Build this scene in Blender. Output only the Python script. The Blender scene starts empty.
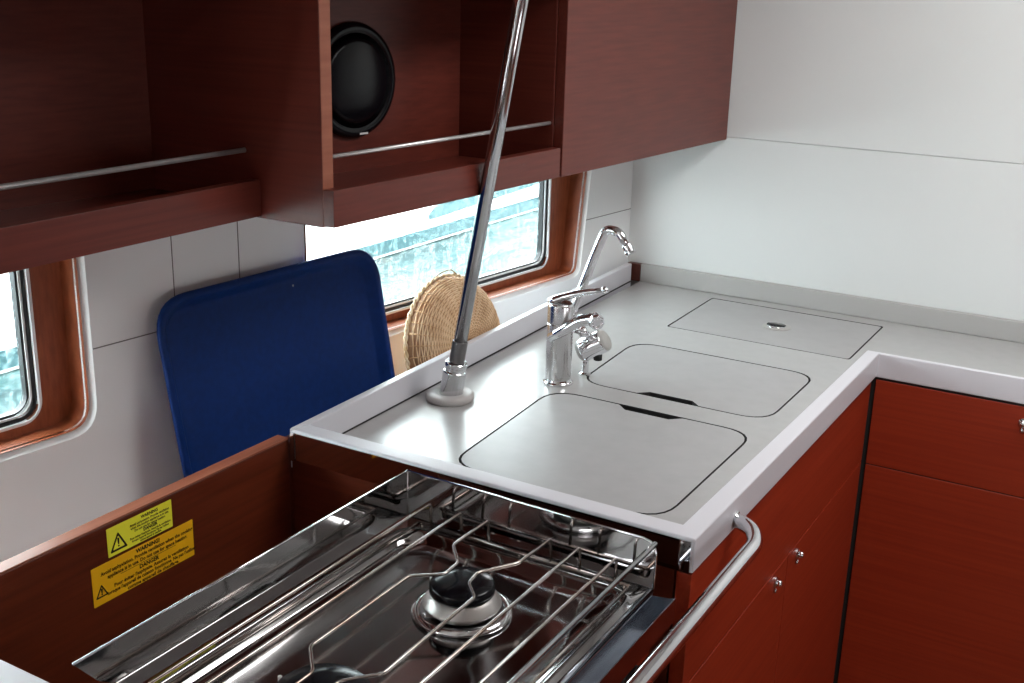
import bpy, bmesh, math, random
from mathutils import Vector, Matrix
random.seed(7)
SC = bpy.context.scene
COL = SC.collection
PI = math.pi

# ------------------------------------------------------------------ materials
def mat(name, color, rough=0.5, metal=0.0, spec=0.5, coat=0.0, coat_rough=0.1):
    m = bpy.data.materials.new(name); m.use_nodes = True
    b = m.node_tree.nodes['Principled BSDF']
    b.inputs['Base Color'].default_value = (*color, 1)
    b.inputs['Roughness'].default_value = rough
    b.inputs['Metallic'].default_value = metal
    b.inputs['Specular IOR Level'].default_value = spec
    b.inputs['Coat Weight'].default_value = coat
    b.inputs['Coat Roughness'].default_value = coat_rough
    return m

def noise_mix(m, c1, c2, scale=(1, 1, 1), nscale=5, detail=4, lo=.35, hi=.65, bump=0, rough=None, distort=0, space='Object'):
    nt = m.node_tree; N = nt.nodes; L = nt.links; b = N['Principled BSDF']
    tc = N.new('ShaderNodeTexCoord'); mp = N.new('ShaderNodeMapping')
    mp.inputs['Scale'].default_value = scale
    no = N.new('ShaderNodeTexNoise'); no.inputs['Scale'].default_value = nscale
    no.inputs['Detail'].default_value = detail; no.inputs['Distortion'].default_value = distort
    cr = N.new('ShaderNodeValToRGB')
    cr.color_ramp.elements[0].position = lo; cr.color_ramp.elements[0].color = (*c1, 1)
    cr.color_ramp.elements[1].position = hi; cr.color_ramp.elements[1].color = (*c2, 1)
    L.new(tc.outputs[space], mp.inputs['Vector']); L.new(mp.outputs[0], no.inputs['Vector'])
    L.new(no.outputs['Fac'], cr.inputs[0]); L.new(cr.outputs[0], b.inputs['Base Color'])
    if bump:
        bp = N.new('ShaderNodeBump'); bp.inputs['Strength'].default_value = bump
        bp.inputs['Distance'].default_value = 0.002
        L.new(no.outputs['Fac'], bp.inputs['Height']); L.new(bp.outputs[0], b.inputs['Normal'])
    if rough:
        mr = N.new('ShaderNodeMapRange'); mr.inputs['To Min'].default_value = rough[0]; mr.inputs['To Max'].default_value = rough[1]
        L.new(no.outputs['Fac'], mr.inputs['Value']); L.new(mr.outputs[0], b.inputs['Roughness'])
    return m

def wood(name, dark, light, grain, rough=.38, coat=.25):
    m = mat(name, dark, rough, coat=coat*.6, coat_rough=.3, spec=.4)
    return noise_mix(m, dark, light, scale=grain, nscale=1, detail=6, lo=.3, hi=.7, bump=.06)

M = {}
W1, W2 = (.108, .0185, .0115), (.155, .029, .0175)
M['wood_y'] = wood('mahogany_along_hull', W1, W2, (160, 4, 160))
M['wood_x'] = wood('mahogany_across', W1, W2, (4, 160, 160))
M['wood_low'] = wood('mahogany_lower_fronts', (.25, .021, .0055), (.32, .033, .009), (120, 3, 140), rough=.42, coat=.12)
M['wood_low_x'] = wood('mahogany_lower_front_across', (.25, .021, .0055), (.32, .033, .009), (3, 120, 140), rough=.42, coat=.12)
M['wood_board'] = wood('mahogany_upstand', (.09, .014, .005), (.15, .026, .009), (150, 5, 110), rough=.36, coat=.3)
M['wood_board_x'] = wood('mahogany_bay_side', (.07, .010, .004), (.12, .02, .007), (5, 150, 110), rough=.36, coat=.3)
M['wood_edge'] = wood('edge_lipping', (.26, .075, .04), (.36, .12, .065), (80, 5, 80), rough=.45, coat=.1)
M['wood_frame'] = wood('window_frame_wood', (.21, .048, .016), (.32, .085, .032), (30, 140, 30), rough=.4, coat=.15)
M['wood_dark'] = wood('mahogany_inside', (.07, .016, .01), (.10, .024, .014), (120, 4, 120), rough=.45, coat=.1)
M['floor'] = wood('sole_boards', (.12, .05, .025), (.2, .09, .045), (60, 3, 60), rough=.5, coat=.1)
M['wall'] = noise_mix(mat('painted_panel', (.7, .71, .71), .42), (.82, .83, .83), (.86, .87, .87), nscale=3)
M['bulk'] = noise_mix(mat('white_bulkhead', (.7, .71, .71), .5), (.70, .72, .715), (.73, .745, .74), nscale=2)
M['white_gloss'] = mat('white_trim_edge', (.86, .87, .87), .35)
M['rim'] = mat('solid_surface_rim', (.66, .65, .69), .34)
M['counter'] = noise_mix(mat('grey_laminate', (.40, .395, .39), .3, spec=.6, coat=.5, coat_rough=.2), (.395, .39, .385), (.43, .425, .42), nscale=40, detail=5, lo=.3, hi=.7, rough=(.27, .36))
M['lid'] = noise_mix(mat('grey_lid', (.38, .375, .375), .36, spec=.5), (.37, .365, .365), (.40, .395, .395), nscale=30, detail=5, lo=.3, hi=.7)
M['backsplash'] = mat('backsplash_laminate', (.42, .41, .40), .4)
M['black'] = mat('black_void', (.006, .006, .006), .6)
M['groove'] = mat('dark_groove', (.015, .014, .013), .7)  # near-black: painted shade in the lid gaps, also colours the sealant bead
M['steel'] = noise_mix(mat('brushed_steel', (.62, .62, .63), .16, metal=1), (.56, .56, .57), (.66, .66, .68), scale=(2, 60, 2), nscale=4, rough=(.10, .2))
M['mirror'] = mat('polished_steel', (.66, .66, .67), .05, metal=1)
M['hob'] = noise_mix(mat('polished_hob_pan', (.5, .5, .51), .09, metal=1), (.30, .285, .28), (.44, .43, .43), nscale=6, rough=(.06, .14))
M['reflection_steel'] = mat('bluish_reflection_steel', (.40, .43, .48), .14, metal=1)  # bluish dark reflections put into the base colour
M['dark_sleeve'] = mat('dark_sleeve', (.16, .15, .15), .35, metal=.6)
M['chrome'] = mat('chrome', (.78, .78, .80), .06, metal=1)
M['chrome_soft'] = mat('satin_chrome', (.66, .65, .65), .2, metal=1)
M['wire'] = noise_mix(mat('grate_wire', (.5, .45, .42), .16, metal=1), (.28, .20, .16), (.52, .49, .47), nscale=14, rough=(.12, .22))
M['rail_steel'] = mat('satin_rail', (.75, .74, .73), .38, metal=.85)
M['alu'] = mat('burner_alloy', (.62, .60, .58), .36, metal=1)
M['cap'] = mat('burner_enamel', (.004, .004, .006), .2, spec=.2)
M['tray'] = noise_mix(mat('blue_plastic', (.001, .022, .135), .55, spec=.2), (.0008, .021, .125), (.001, .026, .155), nscale=90, bump=.15)
M['plastic'] = mat('grey_plastic', (.42, .41, .39), .35)
M['ring'] = mat('collar_plastic', (.46, .43, .42), .38)
M['gasket'] = mat('black_gasket', (.01, .01, .012), .35)
M['silver_bead'] = mat('window_bead', (.8, .82, .83), .4)
M['gloss_black'] = mat('gloss_black', (.003, .003, .005), .22, spec=.35)
M['yellow'] = mat('yellow_sticker', (.95, .87, .05), .4)
M['orange'] = mat('orange_sticker', (.92, .46, .008), .4)
M['ink'] = mat('sticker_ink', (.012, .010, .006), .5)
M['ink_brown'] = mat('sticker_ink_brown', (.05, .015, .003), .5)
M['hull_white'] = mat('white_gelcoat', (.85, .87, .87), .3)
M['hull_teal'] = mat('tinted_hull_window', (.03, .085, .095), .3)
M['oven_glass'] = mat('oven_glass', (.01, .01, .011), .06)
M['ceiling'] = mat('headliner', (.72, .72, .70), .7)
M['knob'] = mat('cooker_knob', (.02, .02, .02), .4)

def wicker(name, c1, c2):
    m = mat(name, c2, .55)
    nt = m.node_tree; N = nt.nodes; L = nt.links; b = N['Principled BSDF']
    tc = N.new('ShaderNodeTexCoord')
    no = N.new('ShaderNodeTexNoise'); no.inputs['Scale'].default_value = 22; no.inputs['Detail'].default_value = 4
    cr = N.new('ShaderNodeValToRGB')
    cr.color_ramp.elements[0].position = .35; cr.color_ramp.elements[0].color = (*c1, 1)
    cr.color_ramp.elements[1].position = .62; cr.color_ramp.elements[1].color = (*c2, 1)
    L.new(tc.outputs['Object'], no.inputs['Vector']); L.new(no.outputs['Fac'], cr.inputs[0]); L.new(cr.outputs[0], b.inputs['Base Color'])
    return m
M['wicker'] = wicker('wicker', (.66, .40, .21), (.92, .70, .46))
M['wicker_core'] = wicker('wicker_core', (.34, .17, .08), (.52, .30, .16))
M['wicker_stake'] = wicker('wicker_stakes', (.48, .25, .11), (.72, .46, .25))
M['wicker_rim'] = noise_mix(mat('wicker_rim', (.75, .6, .42), .55), (.62, .42, .22), (.82, .68, .48), nscale=60)

def glass():
    m = bpy.data.materials.new('salted_window_glass'); m.use_nodes = True
    nt = m.node_tree; N = nt.nodes; L = nt.links
    for n in list(N): N.remove(n)
    out = N.new('ShaderNodeOutputMaterial'); tr = N.new('ShaderNodeBsdfTransparent'); gl = N.new('ShaderNodeBsdfGlossy')
    df = N.new('ShaderNodeBsdfTranslucent'); fr = N.new('ShaderNodeValue'); fr.outputs[0].default_value = .05; m1 = N.new('ShaderNodeMixShader'); m2 = N.new('ShaderNodeMixShader')
    tr.inputs[0].default_value = (.93, .99, .99, 1); gl.inputs['Roughness'].default_value = .03
    df.inputs[0].default_value = (.85, .95, .95, 1)
    tc = N.new('ShaderNodeTexCoord'); mp = N.new('ShaderNodeMapping'); mp.inputs['Scale'].default_value = (1, 160, 9)
    no = N.new('ShaderNodeTexNoise'); no.inputs['Scale'].default_value = 1; no.inputs['Detail'].default_value = 5
    no2 = N.new('ShaderNodeTexNoise'); no2.inputs['Scale'].default_value = 120; no2.inputs['Detail'].default_value = 3
    mu = N.new('ShaderNodeMath'); mu.operation = 'MULTIPLY'
    mr = N.new('ShaderNodeMapRange'); mr.inputs['From Min'].default_value = .22; mr.inputs['From Max'].default_value = .42
    mr.inputs['To Min'].default_value = .0; mr.inputs['To Max'].default_value = .10
    L.new(tc.outputs['Object'], mp.inputs[0]); L.new(mp.outputs[0], no.inputs['Vector']); L.new(tc.outputs['Object'], no2.inputs['Vector'])
    L.new(no.outputs['Fac'], mu.inputs[0]); L.new(no2.outputs['Fac'], mu.inputs[1]); L.new(mu.outputs[0], mr.inputs[0])
    L.new(mr.outputs[0], m1.inputs[0]); L.new(tr.outputs[0], m1.inputs[1]); L.new(df.outputs[0], m1.inputs[2])
    L.new(fr.outputs[0], m2.inputs[0]); L.new(m1.outputs[0], m2.inputs[1]); L.new(gl.outputs[0], m2.inputs[2])
    L.new(m2.outputs[0], out.inputs[0])
    return m
M['glass'] = glass()

def water():
    m = mat('harbour_water', (.1, .35, .37), .3, spec=.3)
    nt = m.node_tree; N = nt.nodes; L = nt.links; b = N['Principled BSDF']
    tc = N.new('ShaderNodeTexCoord'); mp = N.new('ShaderNodeMapping'); mp.inputs['Scale'].default_value = (2.2, 1, 1)
    no = N.new('ShaderNodeTexNoise'); no.inputs['Scale'].default_value = 1.6; no.inputs['Detail'].default_value = 5; no.inputs['Distortion'].default_value = 1.2
    cr = N.new('ShaderNodeValToRGB')
    cr.color_ramp.elements[0].position = .40; cr.color_ramp.elements[0].color = (.010, .040, .043, 1)
    cr.color_ramp.elements[1].position = .60; cr.color_ramp.elements[1].color = (.05, .105, .105, 1)
    bp = N.new('ShaderNodeBump'); bp.inputs['Strength'].default_value = .8; bp.inputs['Distance'].default_value = .12
    L.new(tc.outputs['Object'], mp.inputs[0]); L.new(mp.outputs[0], no.inputs['Vector']); L.new(no.outputs['Fac'], cr.inputs[0])
    L.new(cr.outputs[0], b.inputs['Base Color']); L.new(no.outputs['Fac'], bp.inputs['Height']); L.new(bp.outputs[0], b.inputs['Normal'])
    return m
M['water'] = water()

# ------------------------------------------------------------------ object helpers
def worldloc(p):
    v = Vector((0, 0, 0))
    while p: v = v + p.location; p = p.parent
    return v

def obj(name, bm, m, parent=None, bevel=0, smooth=False, label=None, segs=2, loc=None, angle=35):
    """bm is in world coordinates"""
    off = worldloc(parent) if parent else Vector((0, 0, 0))
    if parent is None and loc is not None: off = Vector(loc)
    bmesh.ops.recalc_face_normals(bm, faces=bm.faces)
    bmesh.ops.translate(bm, verts=bm.verts, vec=-off)
    me = bpy.data.meshes.new(name); bm.to_mesh(me); bm.free()
    o = bpy.data.objects.new(name, me); COL.objects.link(o)
    if parent: o.parent = parent
    elif loc is not None: o.location = loc
    me.materials.append(M[m] if isinstance(m, str) else m)
    if smooth:
        for p in me.polygons: p.use_smooth = True
    if bevel:
        md = o.modifiers.new('bevel', 'BEVEL'); md.width = bevel; md.segments = segs
        md.limit_method = 'ANGLE'; md.angle_limit = math.radians(angle)
        wn = o.modifiers.new('wn', 'WEIGHTED_NORMAL'); wn.keep_sharp = True
        for p in me.polygons: p.use_smooth = True
    if label: o['label'] = label
    return o

def thing(name, label, cat, loc=(0, 0, 0), group=None):
    o = bpy.data.objects.new(name, None); COL.objects.link(o); o.location = loc
    o.empty_display_size = .05
    o['label'] = label; o['category'] = cat
    if group: o['group'] = group
    return o

def tag(o, label, cat, group=None):
    o['label'] = label; o['category'] = cat
    if group: o['group'] = group
    return o

def struct(o):
    o['kind'] = 'structure'; return o

def nb(): return bmesh.new()

def box(bm, x0, x1, y0, y1, z0, z1):
    prism(bm, [(x0, y0), (x1, y0), (x1, y1), (x0, y1)], z0, z1); return bm

def prism(bm, pts, z0, z1):
    lo = [bm.verts.new((p[0], p[1], z0)) for p in pts]; hi = [bm.verts.new((p[0], p[1], z1)) for p in pts]
    n = len(pts)
    bm.faces.new(lo[::-1]); bm.faces.new(hi)
    for i in range(n):
        bm.faces.new((lo[i], lo[(i+1) % n], hi[(i+1) % n], hi[i]))
    return bm

def extr(bm, pts3, vec):
    """closed polygon of 3d points extruded by vec"""
    v = Vector(vec)
    a = [bm.verts.new(p) for p in pts3]; b = [bm.verts.new(Vector(p) + v) for p in pts3]
    n = len(a); bm.faces.new(a[::-1]); bm.faces.new(b)
    for i in range(n): bm.faces.new((a[i], a[(i+1) % n], b[(i+1) % n], b[i]))
    return bm

def holed(bm, outer, holes, to3, vec):
    """planar slab with holes: 2d loops mapped by to3, extruded by vec"""
    v = Vector(vec); top = []; bot = []
    for lp in [outer] + holes:
        a = [bm.verts.new(to3(p)) for p in lp]; b = [bm.verts.new(Vector(to3(p)) + v) for p in lp]
        n = len(a)
        for i in range(n):
            top.append(bm.edges.new((a[i], a[(i+1) % n]))); bot.append(bm.edges.new((b[i], b[(i+1) % n])))
        for i in range(n): bm.faces.new((a[i], a[(i+1) % n], b[(i+1) % n], b[i]))
    bmesh.ops.triangle_fill(bm, edges=top, use_beauty=True)
    bmesh.ops.triangle_fill(bm, edges=bot, use_beauty=True)
    return bm

def rrect(x0, x1, y0, y1, r, n=7):
    out = []
    for cx, cy, a0 in ((x1-r, y1-r, 0), (x0+r, y1-r, 90), (x0+r, y0+r, 180), (x1-r, y0+r, 270)):
        for k in range(n+1):
            a = math.radians(a0 + 90*k/n); out.append((cx + r*math.cos(a), cy + r*math.sin(a)))
    return out

def roundpoly(pts, rs, n=6):
    """2d polygon with rounded corners"""
    out = []; N = len(pts)
    for i, p in enumerate(pts):
        p = Vector(p); a = Vector(pts[i-1]) - p; b = Vector(pts[(i+1) % N]) - p
        r = rs[i] if isinstance(rs, (list, tuple)) else rs
        if r <= 0: out.append(tuple(p)); continue
        la, lb = a.length, b.length; a.normalize(); b.normalize()
        ang = a.angle(b); t = min(r / math.tan(ang/2), la*.48, lb*.48)
        s, e = p + a*t, p + b*t
        for k in range(n+1):
            u = k/n; q = s*(1-u)**2 + p*2*u*(1-u) + e*u*u; out.append((q.x, q.y))
    return out

def fillet(pts, r, n=5):
    """3d open polyline with rounded corners"""
    out = [Vector(pts[0])]
    for i in range(1, len(pts)-1):
        p = Vector(pts[i]); a = Vector(pts[i-1]) - p; b = Vector(pts[i+1]) - p
        t = min(r, a.length*.45, b.length*.45); s = p + a.normalized()*t; e = p + b.normalized()*t
        for k in range(n+1):
            u = k/n; out.append(s*(1-u)**2 + p*2*u*(1-u) + e*u*u)
    out.append(Vector(pts[-1])); return out

def tube(bm, pts, r, n=10, cap=True, closed=False):
    pts = [Vector(p) for p in pts]
    rr = r if isinstance(r, (list, tuple)) else [r]*len(pts)
    rings = []; up = None; N = len(pts)
    for i, p in enumerate(pts):
        if closed: d = pts[(i+1) % N] - pts[i-1]
        else: d = pts[min(i+1, N-1)] - pts[max(i-1, 0)]
        if d.length < 1e-9: d = Vector((0, 0, 1))
        d.normalize()
        if up is None:
            up = Vector((0, 0, 1)) if abs(d.z) < .9 else Vector((1, 0, 0))
        up = (up - d*up.dot(d))
        if up.length < 1e-6: up = d.orthogonal()
        up.normalize(); s = d.cross(up)
        rings.append([bm.verts.new(p + (up*math.cos(2*PI*k/n) + s*math.sin(2*PI*k/n))*rr[i]) for k in range(n)])
    m = N if closed else N-1
    for i in range(m):
        A, B = rings[i], rings[(i+1) % N]
        for k in range(n): bm.faces.new((A[k], A[(k+1) % n], B[(k+1) % n], B[k]))
    if cap and not closed:
        bm.faces.new(rings[0][::-1]); bm.faces.new(rings[-1])
    return bm

def lathe(bm, prof, c, axis=(0, 0, 1), n=40):
    """prof list of (radius, height) along axis from c; closes ends when radius 0"""
    ax = Vector(axis).normalized(); u = ax.orthogonal().normalized(); w = ax.cross(u); c = Vector(c)
    rings = []
    for r, h in prof:
        if r < 1e-6: rings.append([bm.verts.new(c + ax*h)])
        else: rings.append([bm.verts.new(c + ax*h + (u*math.cos(2*PI*k/n) + w*math.sin(2*PI*k/n))*r) for k in range(n)])
    for A, B in zip(rings, rings[1:]):
        if len(A) == 1 and len(B) == 1: continue
        for k in range(n):
            k2 = (k+1) % n
            if len(A) == 1: bm.faces.new((A[0], B[k2], B[k]))
            elif len(B) == 1: bm.faces.new((A[k], A[k2], B[0]))
            else: bm.faces.new((A[k], A[k2], B[k2], B[k]))
    if len(rings[0]) > 1: bm.faces.new(rings[0][::-1])
    if len(rings[-1]) > 1: bm.faces.new(rings[-1])
    return bm

def loops(bm, rings, fill_last=True, fill_first=False):
    vs = [[bm.verts.new(p) for p in r] for r in rings]
    n = len(vs[0])
    for A, B in zip(vs, vs[1:]):
        for k in range(n): bm.faces.new((A[k], A[(k+1) % n], B[(k+1) % n], B[k]))
    if fill_last: bm.faces.new(vs[-1])
    if fill_first: bm.faces.new(vs[0][::-1])
    return bm

# ------------------------------------------------------------------ geometry of the boat
ZR, ZC = .930, .888          # rim top, counter surface
ZB = 1.234                   # underside of the overhead lockers
SL = .115                    # hull lining runs inward towards the bulkhead
def XW(y): return -.676 + SL*(y-1.26)
aW = math.atan(SL)
dW = Vector((math.sin(aW), math.cos(aW), 0)); nW = Vector((math.cos(aW), -math.sin(aW), 0)); cW = nW.dot(Vector((-.676, 1.26, 0)))
def PW(d, z, off=0): return tuple(nW*(cW-off) + dW*d + Vector((0, 0, z)))
def FX(y): return -.532 + .0613*y      # face of overhead lockers
def FI(y): return -.620 - .0349*y      # outer edge of the hull side fiddle
YB = 1.258

# ---- hull lining (wall with window openings), split in panels by thin seams
W_Z0, W_Z1 = .55, 1.232
win2 = roundpoly([(.150, 1.232), (.150, .932), (.968, .929), (1.006, 1.232)], [0, .05, .032, 0])
win1 = roundpoly([(-.249, 1.232), (-.249, .930), (-1.10, .930), (-1.10, 1.232)], [0, .045, .05, 0])
def notch(outer_top, w): return w
# wall outline follows the two openings (they run up behind the lockers)
def clipz(l):
    return [(d, min(z, W_Z1)) for d, z in l]
bm = nb()
holed(bm, [(-1.35, W_Z0), (1.178, W_Z0), (1.178, 1.2335), (-1.35, 1.2335)], [[(d, min(z, 1.228)) for d, z in win2], [(d, min(z, 1.228)) for d, z in win1]], lambda p: PW(p[0], p[1], 0), tuple(-nW*.012))
struct(obj('wall_hull', bm, 'wall'))
# seams between lining panels: fine dark grooves strips set in the surface
def seam(d0, z0, d1, z1, w=.0016):
    b = nb(); D = Vector((d1-d0, z1-z0)).normalized(); P = Vector((-D.y, D.x))*w/2
    q = [(d0+P.x, z0+P.y), (d1+P.x, z1+P.y), (d1-P.x, z1-P.y), (d0-P.x, z0-P.y)]
    extr(b, [PW(d, z, .002) for d, z in q], nW*.0024); return b
M['seam'] = mat('seam_shadow_gap', (.16, .155, .15), .8)
k = 1
for s in ((-.247, 1.050, .150, 1.054), (.985, 1.053, 1.176, 1.053), (-.107, 1.052, -.107, 1.232), (.015, 1.053, .015, 1.232)):
    struct(obj('trim_%d' % k, seam(*s), 'seam')); k += 1

# ---- windows
def window(idx, outline, d0, d1, dl0, dl1, zg0):
    root = bpy.data.objects.new('window_%d' % idx, None); COL.objects.link(root); struct(root)
    root.location = PW((d0+d1)/2, 1.1)
    dep = .045
    # white edge trim around opening
    n = len(outline)
    def offs(l, o):
        out = []
        for i, p in enumerate(l):
            p = Vector(p); a = Vector(l[max(i-1, 0)]); b = Vector(l[min(i+1, len(l)-1)]); t = (b-a).normalized()
            out.append(p + Vector((t.y, -t.x))*o)
        return out
    sg = 1 if idx == 2 else -1
    inn = offs(outline, -.009*sg)
    b = nb()
    for off0, off1, A, B in ((-.0025, -.0025, outline, inn),):
        va = [b.verts.new(PW(p[0], p[1], -.0015)) for p in A]; vb = [b.verts.new(PW(p[0], p[1], .010)) for p in B]
        vc = [b.verts.new(PW(p[0], p[1], .014)) for p in B]; vd = [b.verts.new(PW(p[0], p[1], 0.0)) for p in A]
        for i in range(n-1):
            b.faces.new((va[i], va[i+1], vb[i+1], vb[i])); b.faces.new((vb[i], vb[i+1], vc[i+1], vc[i])); b.faces.new((vd[i], vd[i+1], va[i+1], va[i]))
    obj('edge_trim', b, 'white_gloss', root, smooth=False)
    # reveal liner
    b = nb(); A = inn
    va = [b.verts.new(PW(p[0], p[1], .004)) for p in A]; vb = [b.verts.new(PW(p[0], p[1], dep)) for p in A]
    for i in range(n-1): b.faces.new((va[i], va[i+1], vb[i+1], vb[i]))
    # cove fillet plus face board with hole for the glass
    obj('window_liner', b, 'wood_frame', root, smooth=True)
    b = nb(); O = [(d0-.02, .90), (d1+.03, .90), (d1+.03, 1.2305), (d0-.02, 1.2305)]
    G = rrect(dl0, dl1, zg0, 1.205, .03, 8)
    holed(b, O, [G], lambda p: PW(p[0], p[1], dep), tuple(-nW*.02))
    obj('window_frame', b, 'wood_frame', root)
    def ring(o1, o2, off, t):
        bb = nb(); a = rrect(dl0+o1, dl1-o1, zg0+o1, 1.205-o1, .03, 8); c = rrect(dl0+o2, dl1-o2, zg0+o2, 1.205-o2, .022, 8)
        holed(bb, a, [c], lambda p: PW(p[0], p[1], off), tuple(-nW*t)); return bb
    obj('bead', ring(-.003, .0015, dep-.003, .02), 'silver_bead', root)
    obj('gasket', ring(.0015, .0075, dep+.002, .02), 'gasket', root)
    obj('inner_gasket', ring(.0105, .014, dep+.006, .012), 'gasket', root); obj('inner_bead', ring(.0075, .0105, dep+.003, .012), 'silver_bead', root)
    b = nb(); extr(b, [PW(d, z, dep+.013) for d, z in rrect(dl0+.010, dl1-.010, zg0+.010, 1.195, .022, 8)], tuple(-nW*.004))
    obj('glass_pane', b, 'glass', root)
window(2, win2, .150, 1.01, .166, .905, .957)
window(1, win1, -1.10, -.249, -1.04, -.308, .955)

# ---- bulkhead, floor, ceiling and the rest of the cabin shell
b = nb(); box(b, -.76, 2.3, YB, YB+.02, 1.2388, 1.97); struct(obj('wall_bulkhead_upper', b, 'bulk', bevel=.0015))
b = nb(); box(b, -.76, 2.3, YB+.0015, YB+.02, 0, 1.2385); struct(obj('wall_bulkhead_lower', b, 'bulk', bevel=.0015))
b = nb(); box(b, -.76, 2.3, YB+.02, YB+.03, 0, 1.97); struct(obj('wall_bulkhead_core', b, 'wall'))
b = nb(); box(b, -.95, -.76, YB+.004, YB+.018, 0, .80); struct(obj('wall_leak_stop', b, 'wall'))  # unseen piece added to stop daylight leaking in beside the bulkhead
b = nb(); box(b, -1.0, 2.3, -3.2, YB+.03, -.03, 0); struct(obj('floor', b, 'floor'))
b = nb(); box(b, -1.2, 2.3, -3.2, YB+.03, 1.97, 2.0); struct(obj('ceiling', b, 'ceiling'))
b = nb(); box(b, 2.3, 2.33, -3.2, YB+.03, 0, 2.0); struct(obj('wall_starboard', b, 'wood_x'))
b = nb(); box(b, -1.2, 2.33, -3.23, -3.2, 0, 2.0); struct(obj('wall_aft', b, 'ceiling'))
# outer hull skin, open only where the windows are
b = nb(); extr(b, [PW(-2.6, 0, .25), PW(1.35, 0, .25), PW(1.35, .915, .0652), PW(-2.6, .915, .0652)], -nW*.02); struct(obj('wall_topsides_lower', b, 'hull_white'))
b = nb(); extr(b, [PW(-2.6, 1.2325, .085), PW(1.35, 1.2325, .085), PW(1.35, 2.0, .16), PW(-2.6, 2.0, .16)], -nW*.02); struct(obj('wall_topsides_upper', b, 'hull_white'))
b = nb(); extr(b, [PW(-.25, .916, .07), PW(.17, .916, .07), PW(.17, 1.232, .07), PW(-.25, 1.232, .07)], -nW*.02); struct(obj('wall_topsides_middle', b, 'hull_white'))
b = nb(); extr(b, [PW(.99, .916, .07), PW(1.35, .916, .07), PW(1.35, 1.232, .07), PW(.99, 1.232, .07)], -nW*.02); struct(obj('wall_topsides_forward', b, 'hull_white'))
b = nb(); extr(b, [PW(-2.6, .916, .07), PW(-1.08, .916, .07), PW(-1.08, 1.232, .07), PW(-2.6, 1.232, .07)], -nW*.02); struct(obj('wall_topsides_after', b, 'hull_white'))
b = nb(); extr(b, [PW(-2.6, .5, 0.0), PW(-1.352, .5, 0.0), PW(-1.352, 1.232, 0.0), PW(-2.6, 1.232, 0.0)], -nW*.012); struct(obj('wall_hull_after', b, 'wall'))

# ---- outside: water and the neighbouring boat
b = nb(); box(b, -16, -1.35, -14, 30, -.3, 0.0); struct(obj('trim_9', b, 'water')); 
wt = bpy.data.objects['trim_9']; wt.name = 'harbour_water'; del wt['kind']
wt['kind'] = 'stuff'; wt['label'] = 'pale teal harbour water beyond the cabin windows'; wt['category'] = 'water'
boat = thing('neighbouring_boat', 'white hull of the boat lying alongside, seen through the windows', 'boat', (-3.5, 4, 0))
b = nb()
sec = [(-3.50, .002), (-3.49, .02), (-3.44, .30), (-3.40, .7), (-3.42, 1.35), (-3.5, 1.4), (-5.6, 1.5), (-5.6, .002)]
extr(b, [(x, -4, z) for x, z in sec], (0, 16, 0)); obj('hull', b, 'hull_white', boat, bevel=.01)
for y0, z0, l in ((4.4, .16, 1.5), (2.9, .50, 2.2), (6.3, .22, 2.2)):
    b = nb(); pts = roundpoly([(y0, z0), (y0+l, z0+.05), (y0+l*1.02, z0+.19), (y0+.35, z0+.20)], .04)
    xx = lambda z: (-3.49+ .18*z) if z < .3 else (-3.44 + .1*(z-.3))
    extr(b, [(xx(z)+.004, y, z) for y, z in pts], (.004, 0, 0)); obj('hull_window', b, 'hull_teal', boat)
b = nb(); extr(b, [(-3.488, -4, .025), (-3.470, -4, .11), (-3.466, -4, .11), (-3.484, -4, .025)], (0, 16, 0)); obj('boot_stripe', b, 'hull_teal', boat)

# ------------------------------------------------------------------ galley worktop
WT = thing('galley_worktop', 'grey L-shaped galley worktop with raised pale rim around its edge', 'worktop', (-.3, .6, ZC))
lid1 = roundpoly([(-.415, .108), (-.088, .108), (-.0875, .466), (-.442, .466)], .052)
lid2 = roundpoly([(-.424, .534), (-.089, .534), (-.0885, .803), (-.441, .803)], .052)
lid3 = roundpoly([(-.432, .938), (-.064, .936), (-.064, 1.196), (-.437, 1.200)], .006, 3)
def shade_sides(o, zc):  # paints side faces near-black, as shade in the gaps and notches
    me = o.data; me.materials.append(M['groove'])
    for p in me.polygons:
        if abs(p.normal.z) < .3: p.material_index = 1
def grow(l, g):
    cx = sum(p[0] for p in l)/len(l); cy = sum(p[1] for p in l)/len(l)
    xs = [p[0] for p in l]; ys = [p[1] for p in l]; hx = (max(xs)-min(xs))/2; hy = (max(ys)-min(ys))/2
    return [(cx + (p[0]-cx)*(1+g/hx), cy + (p[1]-cy)*(1+g/hy)) for p in l]
b = nb()
outline = [(FI(.02)+.004, .02), (-.015, .02), (-.015, .874), (1.9, .874), (1.9, YB-.006), (FI(YB)+.03, YB-.006)]
holed(b, outline, [grow(lid1, .0032), grow(lid2, .0032), grow(lid3, .003)], lambda p: (p[0], p[1], ZC), (0, 0, -.014))
shade_sides(obj('surface', b, 'counter', WT), 0)
b = nb()
holed(b, outline, [grow(lid1, -.003), grow(lid2, -.003), grow(lid3, -.003)], lambda p: (p[0], p[1], ZC-.0142), (0, 0, -.012))
obj('lid_ledge', b, 'groove', WT)  # dark colour stands in for shade below the lid gaps
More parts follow.
